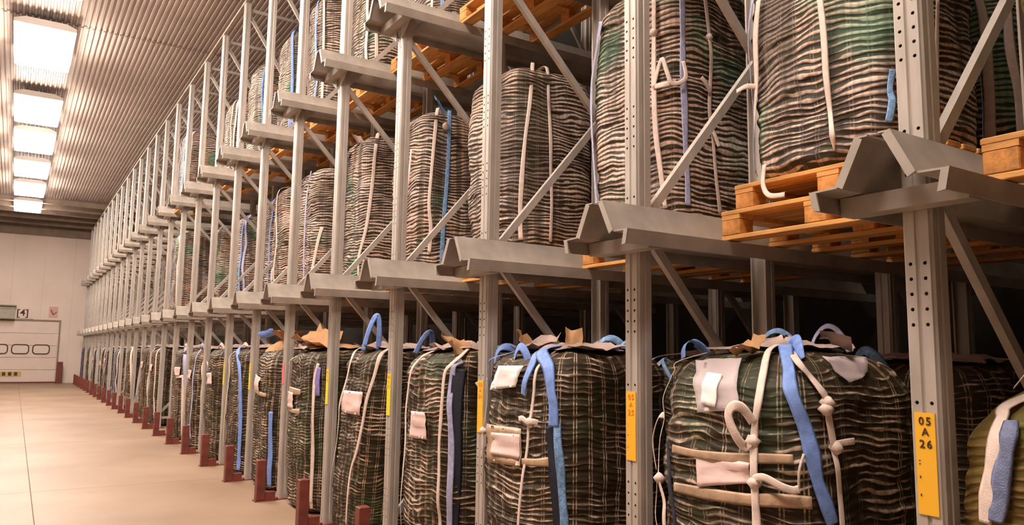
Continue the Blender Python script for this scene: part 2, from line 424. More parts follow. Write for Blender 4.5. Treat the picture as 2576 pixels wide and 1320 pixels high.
# ------------------------------------------------------------------ rack upright frames
def post_mesh(z0, z1, holes):
    """omega section post: front face at x=0 (grooved, perforated), flanges to x=.085"""
    b = MB()
    side = [(.0, .0405), (.007, .0435), (.012, .050), (.034, .050), (.038, .045), (.046, .045), (.050, .050), (.085, .050), (.085, .040), (.081, .040), (.081, .0455), (.012, .0455)]
    for sg_ in (1, -1):
        pr = [(x, y * sg_) for x, y in side]
        if sg_ < 0: pr = pr[::-1]
        b.extrude(pr, 'z', z0, z1)
    # central groove and flat strips
    cols = [(-.0405, -.0075), (.0075, .0405)]
    g = [(.0, -.0075), (.006, -.0035), (.006, .0035), (.0, .0075)]
    b.extrude(g, 'z', z0, z1, closed=False, caps=False)
    hz_ = [z for z in holes if z0 + .03 < z < z1 - .03]
    for y0, y1 in cols:
        yc = (y0 + y1) / 2; z = z0
        for zc in hz_ + [None]:
            top = z1 if zc is None else zc - .0125
            if top > z: b.add([(0, y0, z), (0, y1, z), (0, y1, top), (0, y0, top)], [(0, 1, 2, 3)])
            if zc is None: break
            r = .0065; outer = []; inner = []
            for k in range(8):
                a = math.pi / 4 * k; c_, s_ = math.cos(a), math.sin(a); mx = max(abs(c_), abs(s_))
                outer.append((0, yc + c_ / mx * (y1 - y0) / 2, zc + s_ / mx * .0125)); inner.append((0, yc + c_ * r, zc + s_ * r))
            back = [(.004, y, zz) for _, y, zz in inner]
            f = []
            for k in range(8):
                l = (k + 1) % 8; f += [(k, l, 8 + l, 8 + k), (8 + k, 8 + l, 16 + l, 16 + k)]
            b.add(outer + inner + back, f); z = zc + .0125
    # closing web just behind, so the holes are dark
    b.box(.05, .052, -.0455, .0455, z0, z1)
    return b.mesh('post')
holes = []
for z_ in np.arange(.32, 6.5, .45):
    holes += [z_ + .05 * k for k in range(5)]
def ico(b, z): pass
PM_F = post_mesh(.008, TOP, holes); PM_P = post_mesh(.008, TOP, [])
PM_R = PM_P
def brace_mesh(a, c_):
    b = MB(); b.bar((a[0], 0, a[1]), (c_[0], 0, c_[1]), .032, .045, (0, 0, 1)); return b.mesh('brace')
X0B, X1B = .06, .945
nodes = [(X0B, .30), (X1B, 1.22), (X0B, 2.19), (X1B, 3.22), (X0B, 4.12), (X1B, 5.10), (X0B, 6.45)]
BR = [brace_mesh(nodes[i], nodes[i + 1]) for i in range(6)]
HB = MB(); HB.bar((X0B, 0, .2), (X1B, 0, .2), .03, .045); HB = HB.mesh('tie')
HT = MB(); HT.bar((X0B, 0, 6.5), (X1B, 0, 6.5), .03, .045); HT = HT.mesh('tie')
BP = MB(); BP.box(-.05, .14, -.09, .09, 0, .009); BP.cyl((-.025, -.065, .009), (-.025, -.065, .024), .011, 6); BP.cyl((-.025, .065, .009), (-.025, .065, .024), .011, 6); BP = BP.mesh('base_plate')
CAP = MB(); CAP.box(-.004, .089, -.054, .054, TOP, TOP + .012); CAP = CAP.mesh('cap')
PLT = MB(); PLT.box(-.004, -.0005, -.0325, .0325, 1.071, 1.389); PLT = PLT.mesh('plate')
PLS = MB(); PLS.box(-.004, -.0005, -.0325, .0325, 1.20, 1.42); PLS = PLS.mesh('plate')
def frame(k, x0, label, plate=None, ptext=None, group=None):
    t = thing('rack_upright_frame', label, 'rack frame', (x0, k * PITCH, 0), group)
    near = -1 <= k <= 3 and x0 == 0
    link('front_post', PM_F if near else PM_P, t, M['steel'])
    r = link('rear_post', PM_R, t, M['steel']); r.location = (1.0, 0, 0); r.rotation_euler = (0, 0, math.pi)
    for m_ in BR: link('diagonal_brace', m_, t, M['steel'])
    link('tie_bar', HB, t, M['steel']); link('tie_bar', HT, t, M['steel'])
    link('base_plate', BP, t, M['red'])
    p2 = link('base_plate', BP, t, M['red']); p2.location = (.86, 0, 0)
    link('post_cap', CAP, t, M['steel2'])
    if plate:
        kind, txt = plate
        p = link('label_plate', PLS if kind == 'plate_p' else PLT, t, None, label={'plate': 'bright yellow location plate', 'plate_g': 'lemon yellow location plate', 'plate_p': 'pink red location plate'}[kind])
        p.data = p.data.copy(); p.data.materials.clear(); p.data.materials.append(M[kind])
        if kind == 'plate' or kind == 'plate_g':
            ink = M['ink'] if k == 0 else M['ink_o']
            for row, z in zip(txt, (1.362, 1.328, 1.29)):
                # widely spaced narrow digits
                if len(row) == 1: text_mesh('lettering', row, .034, ink, p, Vector((-.0052, -.001, z)), ROT_AISLE, .0006)
                else:
                    for ch, dy in zip(row, (.0105, -.0125)):
                        text_mesh('lettering', ch, .036, ink, p, Vector((-.0052, dy, z)), ROT_AISLE, .0006)
            for z in (1.235, 1.178, 1.122):
                text_mesh('lettering', ':' if z > 1.2 else "'", .03, ink, p, Vector((-.0052, .021, z)), ROT_AISLE, .0006)
    return t
for k in range(-1, 27):
    if k == 0: lab = 'nearest galvanised rack frame, wide post with yellow plate reading 05 A 26'
    elif k == -1: lab = 'galvanised rack frame right beside the camera, outside the picture'
    else: lab = 'galvanised rack upright frame, ' + ordinal(k) + ' beyond the post with the 05 A 26 plate'
    if k == 26: lab = 'last galvanised rack upright frame of the row, next to the far wall'
    plate = None
    if 0 <= k <= 7: plate = ('plate' if k < 3 else 'plate_p' if k == 5 else 'plate_g', ('05', 'A', str(26 - k)))
    frame(k, 0, lab, plate, group='rack frames along the aisle')
for k in range(0, 7):
    frame(k, 2.07, 'second-row rack frame deep in shade behind ' + ('the nearest aisle frame' if k == 0 else 'the ' + ordinal(k) + ' aisle frame beyond the nearest'), group='second-row rack frames in the shade')
tb = MB(); tb.box(.0, .05, -1.5, 36.5, TOP + .0125, TOP + .05)
tb.build('top_tie_rail', M['steel2'], label='long thin tie rail joining the tops of the rack posts', cat='tie rail')

# ------------------------------------------------------------------ rails on the frames
def rail_profile(s):
    """sheet: inner top flange, sloped guide, shelf, outer lip; y from the post, z from the underside"""
    t = .006
    up_ = [(.0525, .226), (.060, .226), (.136, .076), (.236, .072), (.222, .006)]
    lo_ = [(.216, .006), (.229, .066), (.131, .069), (.056, .219), (.0525, .219)]
    p = [(y * s, z) for y, z in up_ + lo_]
    return p if s > 0 else p[::-1]
XF, XE = -.225, 3.9
def guide(s):
    b = MB(); b.extrude(rail_profile(s), 'x', XF, XE)
    b.box(XF, -.008, min(.018 * s, .0525 * s), max(.018 * s, .0525 * s), .2195, .2255)
    # folded front flanges of the slope and of the lip
    t = XF
    for (y0, z0), (y1, z1), w in (((.060, .226), (.136, .076), .030), ((.236, .072), (.222, .006), .026)):
        d_ = Vector((y1 - y0, z1 - z0)).normalized(); n_ = Vector((-d_.y, d_.x)) * -1
        if w == .026: n_ = Vector((-1, -.15)).normalized()
        else: n_ = Vector((d_.y, -d_.x)).normalized()
        q = [(y0, z0), (y1, z1), (y1 + n_.x * w, z1 + n_.y * w), (y0 + n_.x * w, z0 + n_.y * w)]
        q = [(y * s, z) for y, z in q]
        if s < 0: q = q[::-1]
        b.extrude(q, 'x', t - .004, t + .002)
    return b.mesh('guide')
GL, GR = guide(1), guide(-1)
for me in (GL, GR):
    bm = bmesh.new(); bm.from_mesh(me); bmesh.ops.recalc_face_normals(bm, faces=bm.faces); bm.to_mesh(me); bm.free()
bk = MB(); bk.box(-.085, -.006, -.215, .215, .0, .064)
BRK = bk.mesh('bracket')
GUS = []
for s_ in (1, -1):
    gs = MB()
    gs.add([(-.012, .052 * s_, -.10), (-.012, .20 * s_, .0), (-.012, .052 * s_, .0), (-.006, .052 * s_, -.10), (-.006, .20 * s_, .0), (-.006, .052 * s_, .0)], [(0, 1, 2), (5, 4, 3), (0, 3, 4, 1), (1, 4, 5, 2), (2, 5, 3, 0)])
    GUS.append(gs.mesh('gusset'))
for k in range(-1, 27):
    for lv, z in ((1, R1), (2, R2)):
        where = ('lower' if lv == 1 else 'upper') + ' pallet rail'
        lab = 'tent-shaped steel ' + where + (' on the nearest post' if k == 0 else ' beside the camera, outside the picture' if k < 0 else ' on the last post at the far wall' if k == 26 else ' on the ' + ordinal(k) + ' post beyond the nearest')
        t = thing('pallet_rail', lab, 'rail', (0, k * PITCH, z), 'lower pallet rails' if lv == 1 else 'upper pallet rails')
        link('guide', GL, t, M['steel2']); link('guide', GR, t, M['steel2'])
        link('bracket', BRK, t, M['steel2'])
        if lv == 2:
            for g_ in GUS: link('gusset', g_, t, M['steel2'])

# ------------------------------------------------------------------ red guards in front of the posts
GD = MB(); GD.box(-.045, .045, -.045, .045, .012, .42, .006); GD = GD.mesh('guard')
GB = MB(); GB.box(-.06, .14, -.06, .06, 0, .012); GB.box(.045, .15, -.04, .04, .012, .09); GB = GB.mesh('foot')
for k in range(1, 27):
    t = thing('post_guard', 'dark red guard stub before the ' + (ordinal(k) + ' rack post beyond the nearest' if k < 26 else 'last rack post by the far wall'), 'guard', (-.205, k * PITCH - .06, 0), 'red guards along the aisle')
    link('stub', GD, t, M['red']); link('foot', GB, t, M['red'])

# ------------------------------------------------------------------ pallets
def pallet_parts(L, D):
    P = []
    for i in range(7):
        w = .10; y = -D / 2 + .05 + i * (D - .1) / 6
        P.append(('deck_board', MB().box(y - w / 2, y + w / 2, -L / 2, L / 2, .122, .144, .003).mesh('deck_board'), 'wood'))
    for i in range(3):
        y = -L / 2 + .06 + i * (L - .12) / 2
        P.append(('stringer_board', MB().box(-D / 2, D / 2, y - .055, y + .055, .1, .121).mesh('stringer_board'), 'wood'))
        for j in range(3):
            x = -D / 2 + .05 + j * (D - .1) / 2
            P.append(('block', MB().box(x - .05, x + .05, y - .055, y + .055, .023, .0995, .004).mesh('block'), 'wood_end'))
    for j in range(3):
        x = -D / 2 + .05 + j * (D - .1) / 2
        P.append(('bottom_board', MB().box(x - .05, x + .05, -L / 2, L / 2, 0, .022, .003).mesh('bottom_board'), 'wood'))
    return P
PP = pallet_parts(1.06, .80); PF = pallet_parts(.80, .80)
def pallet(x, y, z, label, group, parts=None, rz=0):
    t = thing('wooden_pallet', label, 'pallet', (x, y, z), group)
    t.rotation_euler = (0, 0, rz)
    for n, me, m_ in (parts or PP): link(n, me, t, M[m_])
    return t

# ------------------------------------------------------------------ sacks
def lattice(i, j, seed):
    h = np.sin(i * 127.1 + j * 311.7 + seed * 74.7) * 43758.5453
    return h - np.floor(h)
def vnoise(x, y, seed, px=None):
    xi, yi = np.floor(x), np.floor(y); xf, yf = x - xi, y - yi
    xf = xf * xf * (3 - 2 * xf); yf = yf * yf * (3 - 2 * yf)
    w = (lambda q: np.mod(q, px)) if px else (lambda q: q)
    a, b = lattice(w(xi), yi, seed), lattice(w(xi + 1), yi, seed)
    c, d = lattice(w(xi), yi + 1, seed), lattice(w(xi + 1), yi + 1, seed)
    return (a * (1 - xf) + b * xf) * (1 - yf) + (c * (1 - xf) + d * xf) * yf

class Sack:
    """soft square column with a rounded rim; S(phi, t): t 0..1 up the side, 1..2 over the top to its centre"""
    def __init__(s, B, seed=0):
        s.a, s.b, s.h, s.n, s.lx, s.ly = B[3], B[4], B[5], B[6], B[7], B[8]
        s.bul = B[9] if len(B) > 9 else .02
        s.rt = B[10] if len(B) > 10 else .15
        s.seed = seed; s.amp = 1.0
    def S(s, phi, t, wrinkle=True, off=0.0):
        phi = np.asarray(phi, float); t = np.asarray(t, float)
        w = np.minimum(t, 1.0); d = s.h * (1 - w); rt_, rb = s.rt, .08
        o = np.where(d < rt_, -(rt_ - np.sqrt(np.maximum(rt_ ** 2 - (rt_ - d) ** 2, 0))), 0)
        d2 = s.h * w
        o = o + np.where(d2 < rb, -(rb - np.sqrt(np.maximum(rb ** 2 - (rb - d2) ** 2, 0))), 0) + s.bul * np.sin(np.pi * w)
        k = np.where(t > 1, np.maximum(2 - t, 1e-4), 1.0)
        aa, bb = (s.a + o) * k, (s.b + o) * k
        c, q = np.cos(phi), np.sin(phi)
        r = ((np.abs(c) / aa) ** s.n + (np.abs(q) / bb) ** s.n) ** (-1 / s.n)
        z = s.h * w + np.where(t > 1, .03 * (1 - k ** 2), 0)
        if wrinkle:
            U = (phi / (2 * np.pi) + .5)
            fold = vnoise(U * 14, z * 26 + .8 * vnoise(U * 6, z * 3, s.seed + 3, 6), s.seed, 14)
            fold2 = vnoise(U * 26, z * 60, s.seed + 1, 26)
            lump = vnoise(U * 9, z * 4.5, s.seed + 2, 9)
            r = r + k * s.amp * ((fold - .5) * .020 + (fold2 - .5) * .008 + (lump - .5) * .03)
            z = z + np.where(t > 1, .02 * (vnoise(c * r * 14 + 50, q * r * 14 + 50, s.seed + 5) - .5), 0)
        r = r + off * np.where(t > 1, 0, 1); z = z + off * np.where(t > .96, 1, 0)
        return np.stack([s.lx * w + r * c, s.ly * w + r * q, z], -1)
    def P(s, phi, t, off=.012): return s.S(np.array([phi]), np.array([t]), True, off)[0]
    def N(s, phi, t):
        e = 1e-3
        p = s.S(np.array([phi - e, phi + e, phi, phi]), np.array([t, t, t - e, t + e]), False)
        n = np.cross(p[1] - p[0], p[3] - p[2]); return n / (np.linalg.norm(n) + 1e-9)
    def body(s, nphi, nt):
        ts = np.concatenate([np.linspace(0, 1, nt), np.linspace(1.06, 1.97, max(5, nt // 9))])
        ph = np.linspace(0, 2 * np.pi, nphi, endpoint=False)      # the seam of the cloth is at the back
        PH, T = np.meshgrid(ph, ts, indexing='xy')
        V = s.S(PH, T).reshape(-1, 3); m = len(ts)
        V = np.vstack([V, [[0, 0, 0], s.S(np.array([0.0]), np.array([1.999]))[0]]])
        # arc length for the weave
        ring = s.S(np.linspace(0, 2 * np.pi, nphi + 1), np.full(nphi + 1, .5), False)
        arc = np.concatenate([[0], np.cumsum(np.linalg.norm(np.diff(ring, axis=0), axis=1))])
        vv = np.where(ts <= 1, ts * s.h, s.h + (ts - 1) * s.a)
        F = []; UV = []
        for i in range(m - 1):
            for j in range(nphi):
                l = (j + 1) % nphi
                F.append((i * nphi + j, i * nphi + l, (i + 1) * nphi + l, (i + 1) * nphi + j))
                UV += [arc[j], vv[i], arc[j + 1], vv[i], arc[j + 1], vv[i + 1], arc[j], vv[i + 1]]
        b0, b1 = m * nphi, m * nphi + 1
        for j in range(nphi):
            l = (j + 1) % nphi
            F.append((l, j, b0)); UV += [arc[j + 1], 0, arc[j], 0, arc[j], 0]
            F.append(((m - 1) * nphi + j, (m - 1) * nphi + l, b1)); UV += [arc[j], vv[-1], arc[j + 1], vv[-1], arc[j], vv[-1]]
        me = bpy.data.meshes.new('body')
        me.from_pydata(V.tolist(), [], F)
        me.polygons.foreach_set('use_smooth', [True] * len(F))
        uvl = me.uv_layers.new(name='UVMap'); uvl.data.foreach_set('uv', np.array(UV, dtype=np.float32))
        me.update()
        return me
    def strap(s, pts, width, off=.013, ext_top=1.35, ext_bot=True, seed=0):
        ph = np.unwrap([p[0] for p in pts]); t = [p[1] for p in pts]
        ph = list(ph); t = list(t)
        if ext_top and t[0] > .93: ph.insert(0, ph[0]); t.insert(0, ext_top)
        if ext_bot and .10 < t[-1] < .62:
            dphi = 0; last = t[-1]
            n_ = max(2, int(last / .12))
            for i in range(1, n_ + 1): ph.append(ph[-1] + dphi); t.append(last * (1 - i / n_) + .035 * i / n_)
        t = [max(q, .04) for q in t]
        r = random.Random(seed)
        P, N, Wd = [], [], []
        for i in range(len(ph)):
            P.append(s.P(ph[i], t[i], off + r.uniform(0, .008))); N.append(s.N(ph[i], t[i])); Wd.append(width * r.uniform(.72, 1.1))
        return ribbon(P, N, Wd)
    def patch(s, quad, off=.018, n=6, crumple=.006, seed=0):
        ph = np.unwrap([q[0] for q in quad]); t = [q[1] for q in quad]
        v = []; r = random.Random(seed)
        for i in range(n + 1):
            for j in range(n + 1):
                a, b = j / n, i / n
                p_ = (ph[0] * (1 - a) + ph[1] * a) * (1 - b) + (ph[3] * (1 - a) + ph[2] * a) * b
                q_ = (t[0] * (1 - a) + t[1] * a) * (1 - b) + (t[3] * (1 - a) + t[2] * a) * b
                v.append(s.P(p_, q_, off + r.uniform(-.5, 1) * crumple))
        f = [(i * (n + 1) + j, i * (n + 1) + j + 1, (i + 1) * (n + 1) + j + 1, (i + 1) * (n + 1) + j) for i in range(n) for j in range(n)]
        k = len(v); nn = s.N(ph.mean(), sum(t) / 4) * .0015
        v2 = [p - nn for p in v]
        f2 = [tuple(i + k for i in q[::-1]) for q in f]
        edge = [j for j in range(n + 1)] + [(i + 1) * (n + 1) + n for i in range(n)] + [n * (n + 1) + n - 1 - j for j in range(n)] + [(n - 1 - i) * (n + 1) for i in range(n - 1)]
        f3 = [(edge[i], edge[i - 1], edge[i - 1] + k, edge[i] + k) for i in range(len(edge))]
        return v + v2, f + f2 + f3
    def liner(s, seed, drape=.02, t_in=1.9, n=56, rings=7, span=None):
        """crumpled film lying over the top, its ragged hem hanging past the rim"""
        r = random.Random(seed); ph = np.linspace(-np.pi, np.pi, n, endpoint=False)
        hem = 1.02 - drape * vnoise((ph / (2 * np.pi) + .5) * 11, ph * 0, seed, 11) ** 1.5 * 1.6
        V = []
        for i in range(rings):
            a = i / (rings - 1); t = t_in * (1 - a) + hem * a
            off = .014 + .04 * (1 - a * .5) * vnoise((ph / (2 * np.pi) + .5) * 17, np.full(n, i * 1.3), seed + 4, 17)
            V += [s.P(ph[j], t[j], off[j]) for j in range(n)]
        F = [(i * n + j, (i + 1) * n + j, (i + 1) * n + (j + 1) % n, i * n + (j + 1) % n) for i in range(rings - 1) for j in range(n)]
        return V, F

def loop_ribbon(p0, p1, height, width, lean=(0, 0), nrm=(-1, 0, 0), up_=.0):
    p0, p1 = np.array(p0, float), np.array(p1, float)
    pts, nr = [], []
    for i in range(9):
        a = i / 8; h_ = math.sin(math.pi * a) ** .7 * height
        pts.append(p0 * (1 - a) + p1 * a + np.array([lean[0] * h_, lean[1] * h_, h_ + up_ * a])); nr.append(np.array(nrm, float) + np.array([0, 0, .3]) + .35 * np.array([0, math.cos(math.pi * a), 0]))
    return ribbon(pts, nr, width)
def scrap(sx, sy, n, seed, amp):
    """small crumpled sheet of film or cardboard, in its own frame"""
    r = random.Random(seed); v = []
    for i in range(n + 1):
        for j in range(n + 1):
            a, b = j / n - .5, i / n - .5
            v.append((a * sx * (1 + r.uniform(-.1, .1)), b * sy * (1 + r.uniform(-.1, .1)), r.uniform(-1, 1) * amp + amp * 1.5 * (abs(a) * 2) ** 2))
    f = [(i * (n + 1) + j, i * (n + 1) + j + 1, (i + 1) * (n + 1) + j + 1, (i + 1) * (n + 1) + j) for i in range(n) for j in range(n)]
    k = len(v); v += [(x, y, z - .002) for x, y, z in v]; f += [tuple(i + k for i in q[::-1]) for q in f]
    return v, f
def place(vf, loc, rx=0, ry=0, rz=0):
    m = Matrix.Translation(loc) @ Matrix.Rotation(rz, 4, 'Z') @ Matrix.Rotation(ry, 4, 'Y') @ Matrix.Rotation(rx, 4, 'X')
    return [tuple(m @ Vector(p)) for p in vf[0]], vf[1]
def add(name, vf, m_, parent, smooth=True, label=None):
    return link(name, mesh(name, vf[0], vf[1], smooth), parent, M[m_], label=label)
def knot(parent, p, r, m_='white', seed=0, name='knot'):
    bm = bmesh.new(); bmesh.ops.create_icosphere(bm, subdivisions=2, radius=r)
    q = random.Random(seed)
    for v in bm.verts:
        k = 1 + .22 * math.sin(v.co.z / r * 5 + q.random() * 3) + q.uniform(-.06, .06); v.co = Vector((v.co.x * .8 * k, v.co.y * 1.05 * k, v.co.z * 1.0)) 
    me = bpy.data.meshes.new(name); bm.to_mesh(me); bm.free()
    me.polygons.foreach_set('use_smooth', [True] * len(me.polygons))
    me.transform(Matrix.Translation(p))
    return link(name, me, parent, M[m_])
COLW = {'white': 'cream white strap', 'blue': 'bright blue strap', 'navy': 'dark navy strap', 'lavender': 'pale blue lavender strap', 'skyblue': 'pale blue corded strap', 'purple': 'violet strap', 'yellow': 'ochre yellow strap', 'grey': 'grey strap'}
SACK_GROUP = {0: 'sacks standing on the floor', 1: 'sacks on the lower rails', 2: 'sacks on the upper rails'}

def make_sack(key, B, label, group, net, res, data=None, seed=0, liner=True, liner_mat='liner', drape=.02):
    t = thing('bulk_sack', label, 'sack', (B[0], B[1], B[2]), group)
    s = Sack(B, seed)
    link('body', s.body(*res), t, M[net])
    if data:
        for i, (c, w, pts) in enumerate(data['straps']):
            edge = c in ('navy', 'skyblue', 'purple', 'yellow', 'lavender')
            add('strap', s.strap(pts, w * (.95 if c == 'navy' else 1.2), .011 if c == 'navy' else .026 if key == 'BmL0' and c == 'grey' else .020, ext_top=None if edge else 1.3, ext_bot=not (c == 'blue' and pts[-1][1] > .6), seed=seed * 10 + i), c, t, label=COLW[c] if c != 'white' else None)
        for i, (c, w, pts) in enumerate(data['bands']):
            add('tape_band', s.strap(pts, w, .017, ext_top=None, ext_bot=False, seed=seed * 10 + i + 50), c, t, label='clear tape band')
        for i, (c, quad) in enumerate(data['labels']):
            nm, mm, off = {'pink': ('paper_label', 'pink', .022), 'pouch': ('document_pouch', 'pouch', .022), 'white': ('paper_sheet', 'paper', .028), 'beige': ('tape_patch', 'beige', .017)}[c]
            add(nm, s.patch(quad, off, 7, .005, seed + i), mm, t, label={'pink': 'pinkish white label', 'pouch': 'clear document pouch', 'white': 'white paper sheet', 'beige': 'clear tape patch'}[c])
        for i, (p_, q_) in enumerate(data['knots']):
            knot(t, s.P(p_, q_, .022), .026, 'white', seed + i)
    if liner:
        add('liner_film', s.liner(seed + 11, drape), liner_mat, t, label='crumpled film over the sack mouth')
    return t, s

